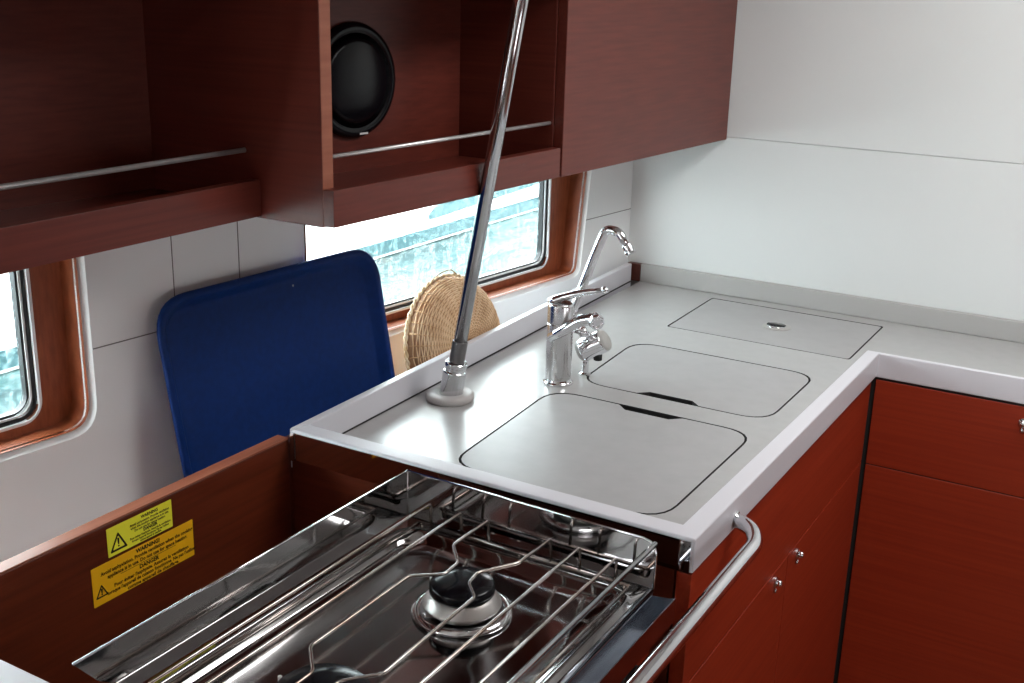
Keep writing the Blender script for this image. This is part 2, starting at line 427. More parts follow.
# rim
b = nb(); prism(b, [(FI(0), 0), (0, 0), (.004, .869), (1.9, .869), (1.9, .8775), (-.019, .8775), (-.028, .030), (-.61, .030)], ZR-.046, ZR)
obj('rim', b, 'rim', WT, bevel=.0025)
b = nb(); prism(b, [(FI(0)-.002, .0), (FI(0)+.0115, .026), (FI(1.232)+.011, 1.232), (FI(1.232)-.003, 1.232)], ZC-.02, ZR+.0008)
obj('hull_side_fiddle', b, 'rim', WT, bevel=.002, label='long fiddle along the hull side')
b = nb(); extr(b, [(FI(.03)+.0117, .031, ZC), (FI(.03)+.0132, .031, ZC), (FI(1.23)+.0127, 1.231, ZC), (FI(1.23)+.0112, 1.231, ZC)], (0, 0, .0025)); obj('sealant_bead', b, 'groove', WT)
b = nb(); prism(b, [(-.634, YB-.016), (1.9, YB-.016), (1.9, YB-.001), (-.634, YB-.001)], ZC+.0003, ZR); obj('backsplash', b, 'backsplash', WT, bevel=.0015)
b = nb(); box(b, -.667, -.635, YB-.017, YB-.002, ZC+.0003, ZR-.001); obj('corner_block', b, 'wood_dark', WT, label='small dark wooden block closing the corner')
b = nb(); box(b, -.610, -.004, -.0022, -.0002, ZR-.0455, ZR-.004); obj('steel_strip', b, 'mirror', WT, label='polished steel strip along the cooker side')
b = nb(); box(b, -.618, -.611, -.004, -.0002, ZR-.047, ZR-.004); obj('strip_end_cap', b, 'chrome_soft', WT)

# lids with finger notches
def lid(name, outl, label, cat, m='lid'):
    b = nb(); prism(b, outl, ZC-.0138, ZC); o = obj(name, b, m, bevel=.0006); shade_sides(o, 0); return tag(o, label, cat)
def with_notch(l, x0, x1, y, dy):
    """cut a trapezoid notch into the straight side at y between x0 and x1"""
    out = []; n = len(l)
    for i in range(n):
        p, q = l[i], l[(i+1) % n]; out.append(p)
        if abs(p[1]-y) < .004 and abs(q[1]-y) < .004 and abs(p[0]-q[0]) > .12:
            s = 1 if q[0] > p[0] else -1
            a, c = (x0, x1) if s > 0 else (x1, x0)
            out += [(a, y), (a + s*.018, y+dy), (c - s*.018, y+dy), (c, y)]
    return out
G_L = 'flush grey lids over the sinks'
lid('sink_lid', with_notch(lid1, -.318, -.205, .466, -.017), 'larger flush grey sink lid nearest the cooker, black notch on its far edge', 'lid')
lid('sink_lid', with_notch(lid2, -.318, -.205, .534, .017), 'smaller flush grey sink lid right of the mixer tap, black notch on its near edge', 'lid')
L3 = lid('icebox_lid', lid3, 'rectangular sharp-cornered grey icebox lid near the bulkhead with chrome latch', 'lid')
b = nb(); lathe(b, [(.0, 0), (.029, 0), (.029, .0012), (.026, .0018), (.0, .0018)], (-.245, 1.064, ZC+.0001)); LT = obj('latch', b, 'plastic', L3, smooth=False)
b = nb(); lathe(b, [(0, 0), (.020, 0), (.020, .0012), (.0185, .0022), (.010, .0006), (.0, .0006)], (-.247, 1.066, ZC+.0016)); obj('latch_ring', b, 'chrome', LT, smooth=True)
b = nb(); box(b, -.266, -.228, 1.060, 1.070, ZC+.003, ZC+.0055); obj('latch_handle', b, 'gloss_black', LT, bevel=.001)
# basins under the lids, the shade inside them painted as black
for nm, l in (('sink_basin', lid1), ('sink_basin', lid2)):
    b = nb(); g = grow(l, .001)
    loops(b, [[(p[0], p[1], ZC-.027) for p in g], [(p[0], p[1], ZC-.028) for p in grow(l, -.006)], [(p[0], p[1], .72) for p in grow(l, -.035)], [(p[0], p[1], .70) for p in grow(l, -.06)]])
    obj(nm, b, 'black', WT, smooth=False)

# ------------------------------------------------------------------ galley base cabinets
GC = thing('galley_base_cabinet', 'reddish mahogany base cabinet under the sinks, facing the aisle', 'cabinet', (-.3, .43, 0))
zt = ZR-.0475
b = nb(); box(b, -.62, -.024, .002, .020, .0, zt); obj('side_panel', b, 'wood_board_x', GC)
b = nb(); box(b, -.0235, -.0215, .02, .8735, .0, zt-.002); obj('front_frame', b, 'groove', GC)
b = nb(); box(b, -.021, -.002, .002, .864, .7215, zt-.0012); obj('apron_panel', b, 'wood_low', GC, bevel=.0008)
def lock(parent, p, ax):
    ax = Vector(ax)
    b = nb(); lathe(b, [(0, .0), (.0085, .0), (.0085, .002), (.0062, .0035), (0, .0035)], p, ax, 24); o = obj('push_lock', b, 'chrome', parent, smooth=False)
    b = nb(); lathe(b, [(0, .003), (.0045, .003), (.0048, .008), (.0035, .0105), (0, .011)], p, ax, 20); obj('button', b, 'chrome', o, smooth=True)
    b = nb(); lathe(b, [(0, .0), (.0035, .0), (.0035, .003), (.002, .004), (0, .004)], Vector(p) + Vector((0, 0, -.014)), ax, 16); obj('latch_pin', b, 'chrome', o, smooth=True)
D = []
for y0, y1, ky in ((.002, .4255, .368), (.4275, .864, .476)):
    b = nb(); box(b, -.021, -.002, y0, y1, .06, .7195); d = obj('door', b, 'wood_low', GC, bevel=.0008)
    lock(d, (-.0019, ky, .701), (1, 0, 0))
    if y0 < .1: lock(d, (-.0019, .030, .705), (1, 0, 0))
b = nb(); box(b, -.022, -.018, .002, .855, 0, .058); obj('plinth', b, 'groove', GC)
CC = thing('bulkhead_base_cabinet', 'reddish mahogany base cabinet across the bulkhead, right of the inner corner', 'cabinet', (.8, .88, 0))
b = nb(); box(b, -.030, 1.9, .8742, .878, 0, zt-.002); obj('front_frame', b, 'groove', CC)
b = nb(); box(b, .0045, 1.9, .8705, .8735, .7155, zt-.003); d = obj('apron_panel', b, 'wood_low_x', CC, bevel=.0008); lock(d, (.257, .8704, .851), (0, -1, 0))
b = nb(); box(b, .0045, 1.9, .8705, .8735, .05, .7135); obj('door', b, 'wood_low_x', CC, bevel=.0008)
# counter on the near side of the cooker bay
NC = thing('near_worktop', 'corner of white worktop at the lower left, on the near side of the cooker', 'worktop', (-.3, -.8, 0))
b = nb(); box(b, -.62, .0, -1.35, -.593, ZR-.046, ZR); obj('top', b, 'rim', NC, bevel=.003)
b = nb(); box(b, -.62, -.01, -1.35, -.597, 0, ZR-.047); obj('cabinet_body', b, 'wood_low', NC)

# ------------------------------------------------------------------ upstand board behind the cooker, with stickers
b = nb(); box(b, -.640, -.620, -.592, -.0045, .001, .9155)
UB = obj('upstand_board', b, 'wood_board', bevel=.0008); tag(UB, 'long mahogany upstand board behind the cooker, carrying two warning stickers', 'board')
b = nb(); box(b, -.6402, -.6198, -.592, -.0045, .9157, .9185); obj('edge_lipping', b, 'wood_edge', UB, bevel=.0008, label='paler wooden top edge')
b = nb(); prism(b, [(XW(-.6)+.002, -.6), (-.64, -.6), (-.665, .0), (FI(1.2)-.02, 1.24), (XW(1.24)+.001, 1.24)], .740, .7515); struct(obj('trim_5', b, 'wall'))
b = nb(); prism(b, [(XW(.36)+.002, .36), (FI(.36)-.024, .36), (FI(1.2)-.022, 1.2), (XW(1.2)+.001, 1.2)], .752, .7785); struct(obj('trim_7', b, 'wall'))
b = nb(); box(b, -.640, -.6225, -.0043, .02, .30, .91); struct(obj('trim_6', b, 'wood_board_x'))

def sticker(name, y0, y1, z0, z1, m, label):
    root = thing(name, label, 'sticker', (-.6195, (y0+y1)/2, (z0+z1)/2))
    b = nb(); extr(b, [(-.6198, y, z) for y, z in rrect(y0, y1, z0, z1, .0010, 3)], (.0005, 0, 0)); obj('label_sheet', b, m, root)
    return root
def text_on(root, body, y, z, size, m, align='LEFT', name='lettering', bold=0, width=None):
    cu = bpy.data.curves.new(name, 'FONT'); cu.body = body; cu.size = size; cu.align_x = align; cu.offset = bold
    cu.resolution_u = 2
    o = bpy.data.objects.new(name, cu); COL.objects.link(o)
    bpy.context.view_layer.update()
    me = bpy.data.meshes.new_from_object(o)
    bpy.data.objects.remove(o); bpy.data.curves.remove(cu)
    xs = [v.co.x for v in me.vertices]; s = 1
    if width: s = width/(max(xs)-min(xs))
    off = worldloc(root)
    for v in me.vertices:
        x, yy = v.co.x*s, v.co.y
        v.co = Vector((-.6191, y + x, z + yy)) - off
    ob = bpy.data.objects.new(name, me); COL.objects.link(ob); ob.parent = root; me.materials.append(M[m]); return ob
def tri_sign(root, yc, z0, w, m):
    h = w*.9
    A = roundpoly([(yc-w/2, z0), (yc+w/2, z0), (yc, z0+h)], w*.05, 3)
    cz = z0+h*.36
    I = [(yc + (p[0]-yc)*.70, cz + (p[1]-cz)*.70) for p in A]
    b = nb(); holed(b, A, [I], lambda p: (-.6193, p[0], p[1]), (.0003, 0, 0)); o = obj('warning_triangle', b, m, root)
    b = nb(); extr(b, [(-.6193, yc-.0008, z0+h*.32), (-.6193, yc+.0008, z0+h*.32), (-.6193, yc+.0015, z0+h*.66), (-.6193, yc-.0015, z0+h*.66)], (.0003, 0, 0))
    extr(b, [(-.6193, yc + .0012*math.cos(t*PI/4), z0+h*.23 + .0012*math.sin(t*PI/4)) for t in range(8)], (.0003, 0, 0)); obj('exclamation_mark', b, m, root)
YS = sticker('warning_sticker', -.333, -.2295, .872, .910, 'yellow', 'small yellow warning sticker with black triangle, the upper of the two on the board')
tri_sign(YS, -.3165, .8765, .027, 'ink')
yc = -.266
text_on(YS, 'WARNING', yc, .9035, .0056, 'ink', 'CENTER', bold=.00025)
for i, t in enumerate(('Avoid asphyxiation. Provide ventilation', 'when the cooking appliance is in use.', 'Do not use for space heating.')):
    text_on(YS, t, yc, .8985-.0042*i, .0044, 'ink', 'CENTER', bold=.00014, width=(.064, .062, .05)[i])
text_on(YS, 'DANGER', yc, .8855, .0056, 'ink', 'CENTER', bold=.00025)
for i, t in enumerate(("Pour \u00e9viter l'asphyxie. Assurez la ventilation", "lorsque l'appareil fonctionne. Ne pas l'utiliser", 'comme appareil de chauffage.')):
    text_on(YS, t, yc, .8812-.0038*i, .0040, 'ink', 'CENTER', bold=.00012, width=(.066, .06, .035)[i])
OS = sticker('warning_sticker', -.360, -.196, .8165, .868, 'orange', 'larger orange warning sticker in two languages, the lower of the two on the board')
tri_sign(OS, -.347, .826, .019, 'ink')
yc = -.272
text_on(OS, 'WARNING!', yc, .8605, .0075, 'ink', 'CENTER', bold=.0003)
text_on(OS, 'Avoid asphyxiation. Provide ventilation when the cooking', yc, .8535, .0068, 'ink_brown', 'CENTER', bold=.00022, width=.150)
text_on(OS, 'appliance is in use. Do not use for space heating.', yc, .8465, .0068, 'ink_brown', 'CENTER', bold=.00022, width=.130)
b = nb(); box(b, -.6193, -.6190, yc-.045, yc+.045, .8440, .8444); obj('rule', b, 'ink_brown', OS)
text_on(OS, 'DANGER', yc, .8375, .0078, 'ink', 'CENTER', bold=.0003)
text_on(OS, "Pour \u00e9viter l'asphyxie. Assurez la ventilation", yc+.005, .8310, .0066, 'ink_brown', 'CENTER', bold=.00022, width=.122)
text_on(OS, "lorsque l'appareil de cuisson fonctionne. Ne pas l'utiliser", yc+.006, .8245, .0066, 'ink_brown', 'CENTER', bold=.00022, width=.146)
text_on(OS, 'comme appareil de chauffage.', yc+.006, .8180, .0066, 'ink_brown', 'CENTER', bold=.00022, width=.085)

# ------------------------------------------------------------------ overhead lockers
OC = thing('overhead_cabinet', 'overhead mahogany cabinet, open shelf on its left and closed door next to the bulkhead', 'cabinet', (-.6, .6, ZB))
ZT = 1.93
def BX(y): return -.793 + .153*y
b = nb(); box(b, -.873, -.5505, .0, .022, ZB-.002, ZT); obj('divider_panel', b, 'wood_x', OC, bevel=.0008)
b = nb(); box(b, -.5503, -.5495, .0005, .0215, ZB-.001, ZT); obj('divider_edge', b, 'wood_edge', OC, label='pale front edge strip')
b = nb(); prism(b, [(FX(0)-.018, .0), (FX(0), .0), (FX(.563), .563), (FX(.563)-.018, .563)], ZB, 1.2835)
obj('shelf_lip', b, 'wood_y', OC, bevel=.0008)
b = nb(); prism(b, [(BX(.023), .023), (FX(0)-.0185, .023), (FX(.568)-.0185, .5678), (BX(.5678), .5678)], ZB, ZB+.016); obj('shelf', b, 'wood_y', OC)
b = nb(); prism(b, [(BX(.023)-.012, .023), (BX(.023), .023), (BX(.5678), .5678), (BX(.5678)-.012, .5678)], ZB, ZT); obj('back_panel', b, 'wood_y', OC)
b = nb(); box(b, BX(.57)-.013, FX(.57)-.019, .568, .586, ZB, ZT); obj('partition', b, 'wood_x', OC, bevel=.0008)
b = nb(); prism(b, [(FX(.570)-.018, .5695), (FX(.57), .5695), (FX(1.256), 1.256), (FX(1.256)-.018, 1.256)], ZB-.001, ZT); obj('door', b, 'wood_y', OC, bevel=.0012)
b = nb(); prism(b, [(BX(.587), .587), (FX(.587)-.0185, .587), (FX(1.256)-.0185, 1.256), (XW(1.256)+.002, 1.256), ], ZB, ZB+.014); obj('bottom_panel', b, 'wood_y', OC)
b = nb(); prism(b, [(-.87, .022), (FX(0)-.001, .022), (FX(1.256)-.001, 1.256), (-.70, 1.256)], ZT+.0005, ZT+.018); obj('top_panel', b, 'wood_y', OC)
b = nb(); tube(b, [(FX(.023)-.026, .022, 1.323), (FX(.567)-.026, .568, 1.323)], .0032, 12); obj('retaining_rail', b, 'rail_steel', OC, smooth=True)
b = nb(); prism(b, [(FX(0)-.018, .0), (FX(0), .0), (FX(.563), .563), (FX(.563)-.018, .563)], 1.535, ZT); obj('shade_fascia', b, 'wood_y', OC, bevel=.0008)  # unseen fascia added to keep hatch light off the shelf back
b = nb(); prism(b, [(BX(.023)+.001, .023), (FX(0)-.0185, .023), (FX(.567)-.0185, .567), (BX(.567)+.001, .567)], 1.535, 1.550); obj('shade_shelf', b, 'wood_y', OC)  # added out of view to shade the open shelf below
LU = thing('open_shelf_unit', 'recessed open mahogany shelf unit at the upper left with a thin steel rail', 'shelf', (-.75, -.5, ZB))
def BL(y): return -.862 + .115*y
b = nb(); box(b, -.676, -.658, -1.3, -.0008, ZB+.001, 1.285); obj('shelf_lip', b, 'wood_y', LU, bevel=.0008)
b = nb(); prism(b, [(BL(-1.3), -1.3), (-.6765, -1.3), (-.6765, -.0008), (BL(0), -.0008)], ZB+.001, ZB+.017); obj('shelf', b, 'wood_y', LU)
b = nb(); prism(b, [(BL(-1.3)-.012, -1.3), (BL(-1.3), -1.3), (BL(0), -.0008), (BL(0)-.012, -.0008)], ZB+.001, ZT); obj('back_panel', b, 'wood_y', LU)
b = nb(); prism(b, [(BL(-1.3), -1.3), (-.66, -1.3), (-.66, -.0008), (BL(0), -.0008)], 1.535, 1.550); obj('top_panel', b, 'wood_y', LU)  # set low, out of view, to shade the shelf below
b = nb(); box(b, -.658, -.640, -1.3, -.0008, 1.535, ZT); obj('shade_fascia', b, 'wood_y', LU, bevel=.0008)  # unseen board added to block light from the left shelf
b = nb(); box(b, -1.0, -.66, -1.318, -1.3005, ZB, ZT); obj('side_panel', b, 'wood_x', LU)
b = nb(); tube(b, [(-.684, -1.3, 1.323), (-.684, -.001, 1.323)], .0035, 12); obj('retaining_rail', b, 'rail_steel', LU, smooth=True)

# round black speaker on the back panel
bd = Vector((.153, 1, 0)).normalized(); bn = Vector((bd.y, -bd.x, 0))
SPc = Vector((BX(.312), .312, 1.394)) + bn*.0008
SP = thing('round_speaker', 'round glossy black speaker on the back panel of the open shelf', 'speaker', tuple(SPc))
b = nb(); lathe(b, [(0, 0), (.090, 0), (.091, .004), (.088, .010), (.080, .013), (.077, .011), (0, .0105)], SPc, bn, 56); obj('housing', b, 'gloss_black', SP, smooth=True)
b = nb(); lathe(b, [(.074, .0115), (.060, .015), (.04, .018), (.02, .0195), (0, .020)], SPc, bn, 48); obj('dome', b, 'gloss_black', SP, smooth=True)
b = nb(); q = SPc + bd*.012 + Vector((0, 0, -.083)) + bn*.0135
extr(b, [tuple(q + bd*x + Vector((0, 0, z))) for x, z in ((-.009, -.0015), (.009, -.0015), (.009, .0015), (-.009, .0015))], tuple(bn*.0006)); obj('badge', b, 'white_gloss', SP, label='tiny pale badge')

# ------------------------------------------------------------------ steel pole with collar
PB = Vector((-.562, .328, ZC)); PT = Vector((-.450, .333, 1.526)); pd = (PT-PB).normalized()
PO = thing('steel_pole', 'slanting stainless steel support pole rising from a grey collar on the worktop', 'pole', tuple(PB))
b = nb(); lathe(b, [(.022, 0), (.0385, 0), (.040, .003), (.040, .009), (.036, .0125), (.0245, .0135), (.022, .011)], PB + Vector((0, 0, .0003)), (0, 0, 1), 48); b.faces.ensure_lookup_table()
obj('collar', b, 'ring', PO, smooth=True, label='round grey plastic collar')
b = nb(); lathe(b, [(0, .002), (.0195, .002), (.0195, .05), (.019, .052), (.0165, .054), (.0165, .060), (.0185, .061), (.0185, .067), (.0165, .069), (0, .069)], PB, pd, 36); obj('socket', b, 'steel', PO, smooth=False, bevel=.0006)
b = nb(); lathe(b, [(0, .0692), (.0128, .0692), (.0128, .104), (.0118, .106), (0, .106)], PB, pd, 28); obj('sleeve', b, 'dark_sleeve', PO, smooth=False, bevel=.0005, label='short dark grey sleeve')
top = PB + pd*((1.95-ZC)/pd.z)
b = nb(); tube(b, [PB + pd*.1062, top], .0112, 28); obj('tube', b, 'steel', PO, smooth=True)

# ------------------------------------------------------------------ mixer tap
TC = Vector((-.4535, .503, ZC))
TP = thing('mixer_tap', 'chrome single-lever mixer tap with thick upright body beside the sink lids', 'tap', tuple(TC))
b = nb(); lathe(b, [(0, .0003), (.0265, .0003), (.0265, .004), (.0235, .006), (.0225, .010), (0, .010)], TC, n=40); obj('base_ring', b, 'chrome', TP, smooth=False, bevel=.0008)
b = nb(); lathe(b, [(.0225, .009), (.0225, .108), (.0216, .1085), (.0216, .1105), (.0225, .111), (.0225, .140), (.020, .144), (0, .1445)], TC, n=40); obj('body', b, 'chrome_soft', TP, smooth=False, bevel=.0006)
sx = Vector((.80, .60, 0)).normalized()
def sweep(bm, pts, rr, sc=(1, 1), n=14):
    v0 = len(bm.verts); tube(bm, pts, rr, n); return bm
# spout pointing right and slightly away
S0 = TC + Vector((0, -.012, .094))
sp = [TC + Vector((-.008, -.017, .084)), TC + Vector((.018, -.016, .104)), TC + Vector((.044, -.013, .1235)), TC + Vector((.066, -.013, .130)), TC + Vector((.074, -.013, .129))]
b = nb(); fp = fillet(sp, .014); tube(b, fp, [.0095 + .0015*k/len(fp) for k in range(len(fp))], 16); obj('spout', b, 'chrome', TP, smooth=True)
b = nb(); c = TC + Vector((.070, -.010, .1285)); ax = Vector((.62, -.62, -.12)).normalized()
lathe(b, [(0, -.004), (.0125, -.004), (.0140, .001), (.0140, .012), (.0125, .015), (.0095, .015), (.009, .011), (0, .011)], c, ax, 8); obj('aerator', b, 'chrome', TP, smooth=False, bevel=.0008, label='faceted chrome outlet nut')
lv = [TC + Vector((-.020, -.004, .143)), TC + Vector((-.002, 0, .152)), TC + Vector((.024, .004, .162)), TC + Vector((.050, .008, .170)), TC + Vector((.078, .012, .1755))]
b = nb(); fl = fillet(lv, .01); tube(b, fl, [.0075 - .003*k/len(fl) for k in range(len(fl))], 12)
lathe(b, [(0, .0), (.0058, .001), (.0066, .006), (.0045, .011), (0, .012)], TC + Vector((.070, .011, .1745)), Vector((.95, .15, .1)), 16)
obj('lever', b, 'chrome', TP, smooth=True)
# swan-neck tap just behind
NB = Vector((-.470, .545, ZC))
SN = thing('swan_neck_tap', 'slim chrome swan-neck tap arching up behind the mixer tap', 'tap', tuple(NB))
b = nb(); lathe(b, [(0, .0003), (.015, .0003), (.015, .004), (.010, .007), (.0085, .020), (.0085, .03), (0, .031)], NB, n=28); obj('base', b, 'chrome', SN, smooth=True)
PYs = .545
neck = [NB + Vector((0, 0, .028)), Vector((-.470, PYs, .962)), Vector((-.447, PYs, 1.022)), Vector((-.409, PYs, 1.128)), Vector((-.396, PYs, 1.160)), Vector((-.372, PYs, 1.158)), Vector((-.355, PYs, 1.134))]
b = nb(); tube(b, fillet(neck, .022, 8), .0078, 18); obj('neck', b, 'chrome', SN, smooth=True)
nd = (neck[-1]-neck[-2]).normalized()
b = nb(); lathe(b, [(0, -.004), (.0093, -.004), (.0098, .004), (.0090, .0045), (.0090, .0065), (.0098, .007), (.0098, .012), (.007, .0125), (0, .011)], neck[-1], nd, 24); obj('nozzle', b, 'chrome', SN, smooth=False, bevel=.0005)
# outlet unit on a ball joint behind the mixer
OF = Vector((-.422, .562, .944))
FU = thing('filter_unit', 'short grey cylinder with chrome ball joint just right of the mixer tap', 'tap attachment', (OF.x, OF.y, ZC))
ax = Vector((.80, .18, .50)).normalized()
b = nb(); lathe(b, [(0, -.024), (.016, -.024), (.0195, -.021), (.0200, -.010), (.0200, .020), (.019, .030), (.016, .033), (0, .033)], OF, ax, 36); obj('cylinder', b, 'plastic', FU, smooth=True)
b = nb(); lathe(b, [(.0203, -.016), (.0206, -.014), (.0206, .024), (.0203, .026)], OF, ax, 36); obj('shell', b, 'chrome', FU, smooth=True, label='chrome sleeve around the cylinder')
b = nb(); lathe(b, [(0, -.031), (.0075, -.031), (.0075, -.016), (0, -.014)], OF + ax*.016, (0, 0, 1), 16); obj('outlet', b, 'black', FU)
b = nb(); lathe(b, [(0, -.010), (.006, -.008), (.0095, -.003), (.010, .002), (.007, .008), (0, .010)], Vector((-.428, .541, .975)), (.6, .5, .5), 20); obj('ball_joint', b, 'chrome', FU, smooth=True)
b = nb(); tube(b, [Vector((-.440, .532, .980)), Vector((-.428, .541, .975)), Vector((-.417, .553, .962))], .0068, 14); obj('joint_arm', b, 'chrome', FU, smooth=True)
b = nb(); lathe(b, [(0, .0003), (.010, .0003), (.010, .003), (.0055, .005), (.0055, OF.z-ZC-.018), (0, OF.z-ZC-.018)], (OF.x-.012, OF.y+.006, ZC), n=18); obj('stem', b, 'chrome', FU, smooth=False)

# ------------------------------------------------------------------ grab rail in front of the cooker
GR = thing('grab_rail', 'thick polished steel grab rail running in front of the cooker', 'rail', (.0, .145, .897))
path = fillet([(.0005, .144, .897), (.030, .124, .899), (.046, .088, .899), (.048, -.20, .900), (.048, -.66, .900), (.030, -.70, .899), (.0005, -.72, .895)], .030, 7)
b = nb(); tube(b, path, .0102, 24); obj('tube', b, 'chrome', GR, smooth=True)
for y in (.144, -.72):
    b = nb(); lathe(b, [(0, 0), (.0115, 0), (.0115, .001), (.0105, .002), (0, .002)], (.0008, y, .897), (1, 0, 0), 28); obj('mounting_flange', b, 'chrome_soft', GR, smooth=False)

# ------------------------------------------------------------------ cooker
CK = thing('galley_cooker', 'polished stainless steel two-burner galley cooker in the bay below the worktop', 'cooker', (-.2, -.31, .5))
X0, X1, Y0, Y1 = -.3855, -.030, -.575, -.041
b = nb()
def RR(i, r, z): return [(p[0], p[1], z) for p in rrect(X0+i[0], X1-i[1], Y0+i[2], Y1-i[2], r, 8)]
loops(b, [RR((0, 0, 0), .002, .862), RR((0, 0, 0), .002, .872), RR((.001, .001, .001), .002, .873),
          RR((.013, .010, .020), .030, .873), RR((.016, .013, .023), .030, .8765), RR((.020, .017, .027), .030, .8765),
          RR((.025, .022, .032), .030, .873), RR((.029, .026, .036), .030, .866), RR((.034, .030, .041), .028, .863), RR((.06, .055, .07), .02, .862)], fill_first=False)
obj('hob_pan', b, 'hob', CK, smooth=True, angle=40)
b = nb(); box(b, X0+.012, -.034, Y0+.01, Y1-.012, .001, .8605); obj('oven_body', b, 'hob', CK)
b = nb(); box(b, -.0335, -.022, Y0+.01, Y1-.012, .42, .770); obj('oven_door', b, 'oven_glass', CK, bevel=.002)
b = nb(); box(b, -.0335, -.026, Y0+.01, Y1-.012, .775, .835); cp = obj('control_panel', b, 'mirror', CK)
for y in (-.12, -.24, -.36, -.48):
    b = nb(); lathe(b, [(0, 0), (.015, 0), (.013, .012), (0, .013)], (-.0258, y, .805), (1, 0, 0), 24); obj('knob', b, 'knob', cp, smooth=False)
# front channel
b = nb()
extr(b, [(-.029, Y0, .8725), (-.029, Y0, .846), (.0005, Y0, .846), (.0005, Y0, .8765), (-.001, Y0, .8765), (-.001, Y0, .8485), (-.0275, Y0, .8485), (-.0275, Y0, .8725)], (0, Y1-.010-Y0, 0))
extr(b, [(-.0275, Y1-.012, .8485), (-.001, Y1-.012, .8485), (-.001, Y1-.012, .8765), (-.0275, Y1-.012, .8725)], (0, -.0012, 0))
obj('front_channel', b, 'reflection_steel', CK)
b = nb(); tube(b, [(X1-.0035, Y0+.004, .8722), (X1-.0035, Y1-.004, .8722)], .0042, 12); obj('front_roll', b, 'reflection_steel', CK, smooth=True)
# guard
b = nb()
gz0, gz1 = .874, .937
extr(b, [(-.387, -.500, gz0), (-.387, -.0385, gz0), (-.387, -.0385, gz1), (-.387, -.571, gz1), (-.387, -.545, .905)], (.0012, 0, 0))
far = [(-.387, gz0-.003), (-.387, gz1)] + [( -.032-.014+.014*math.sin(t*PI/12), gz1-.004-.014+.014*math.cos(t*PI/12)) for t in range(7)] + [(-.032, .850)]
far = [(-.387, gz0-.004), (-.387, gz1)] + [(-.046+.014*math.sin(t*PI/12), gz1-.016+.014*math.cos(t*PI/12)) for t in range(7)] + [(-.032, gz0-.004)]
extr(b, [(x, -.0395, z) for x, z in far], (0, .0012, 0))
G = obj('splash_guard', b, 'mirror', CK)
b = nb(); tube(b, [(-.3864, -.571, gz1), (-.3864, -.039, gz1)], .0015, 8)
tube(b, [(-.3864, -.039, gz1), (-.050, -.039, gz1-.002), (-.040, -.039, gz1-.005), (-.034, -.039, gz1-.012), (-.032, -.039, gz1-.02), (-.032, -.039, gz0)], .0015, 8)
tube(b, [(-.3860, -.0392, gz0), (-.3860, -.0392, gz1)], .0013, 8)
obj('guard_edge', b, 'chrome', G, smooth=True, label='bright rolled edge')
b = nb(); tube(b, fillet([(-.0335, -.0405, .932), (-.0335, -.565, .932), (-.0335, -.570, .875)], .01), .0034, 12); obj('front_fiddle_bar', b, 'hob', CK, smooth=True)
# pan support grate
GRT = thing('pan_grate', 'wire pan grate of parallel steel rods standing over the burners', 'grate', (-.2, -.32, .873))
zr = .915; yf, yn = -.0665, -.5635
for i, x in enumerate((-.331, -.285, -.245, -.157, -.1175, -.070)):
    if i == 2:
        mid = [(-.246, -.144), (-.217, -.177), (-.215, -.208), (-.246, -.233), (-.246, -.402), (-.215, -.435), (-.215, -.466), (-.246, -.495)]
    elif i == 3:
        mid = [(-.159, -.141), (-.186, -.184), (-.182, -.210), (-.160, -.232), (-.157, -.401), (-.184, -.433), (-.184, -.466), (-.157, -.498)]
    else: mid = []
    P = [(x, yf+.002, .884), (x, yf, zr)] + [(a, c, zr) for a, c in mid] + [(x, yn, zr), (x, yn-.002, .884)]
    b = nb(); tube(b, fillet(P, .006, 4), .0020, 10); obj('rod', b, 'wire', GRT, smooth=True)
for y in (-.0645, -.5655):
    b = nb(); tube(b, [(-.350, y, .8825), (-.052, y, .8825)], .0026, 10); obj('cross_bar', b, 'wire', GRT, smooth=True)
for x in (-.350, -.052):
    b = nb(); tube(b, fillet([(x, -.5655, .8825), (x, -.0645, .8825)], .01), .0024, 10); obj('side_bar', b, 'wire', GRT, smooth=True)
for y in (-.0645, -.5655):
    for x in (-.345, -.20, -.058):
        b = nb(); tube(b, [(x, y, .8765 if False else .8732), (x, y, .884)], .0026, 10); obj('foot', b, 'wire', GRT, smooth=True)
# burners
for y, q in ((-.190, 1.0), (-.437, 1.27)):
    c = Vector((-.203, y, .8622)); Q = lambda l: [(r*q, h) for r, h in l]
    b = nb(); lathe(b, Q([(0, 0), (.054, 0), (.058, .002), (.0575, .005), (.052, .0075), (.047, .007), (.044, .003), (0, .003)]), c, n=56); bu = obj('burner', b, 'chrome', CK, smooth=True)
    b = nb(); lathe(b, Q([(0, .003), (.035, .003), (.037, .010), (.0455, .012), (.0455, .0145), (.040, .022), (.036, .026), (0, .026)]), c, n=56); obj('burner_head', b, 'alu', bu, smooth=False, bevel=.0006)
    b = nb(); lathe(b, Q([(0, .0262), (.0345, .0262), (.0375, .028), (.0375, .0365), (.035, .039), (.02, .0405), (0, .041)]), c, n=56); obj('burner_cap', b, 'cap', bu, smooth=True)
    b = nb(); lathe(b, [(0, 0), (.0022, 0), (.0022, .02), (0, .021)], c + Vector((-.050*q, .012, .004)), n=10); obj('igniter', b, 'white_gloss', bu)

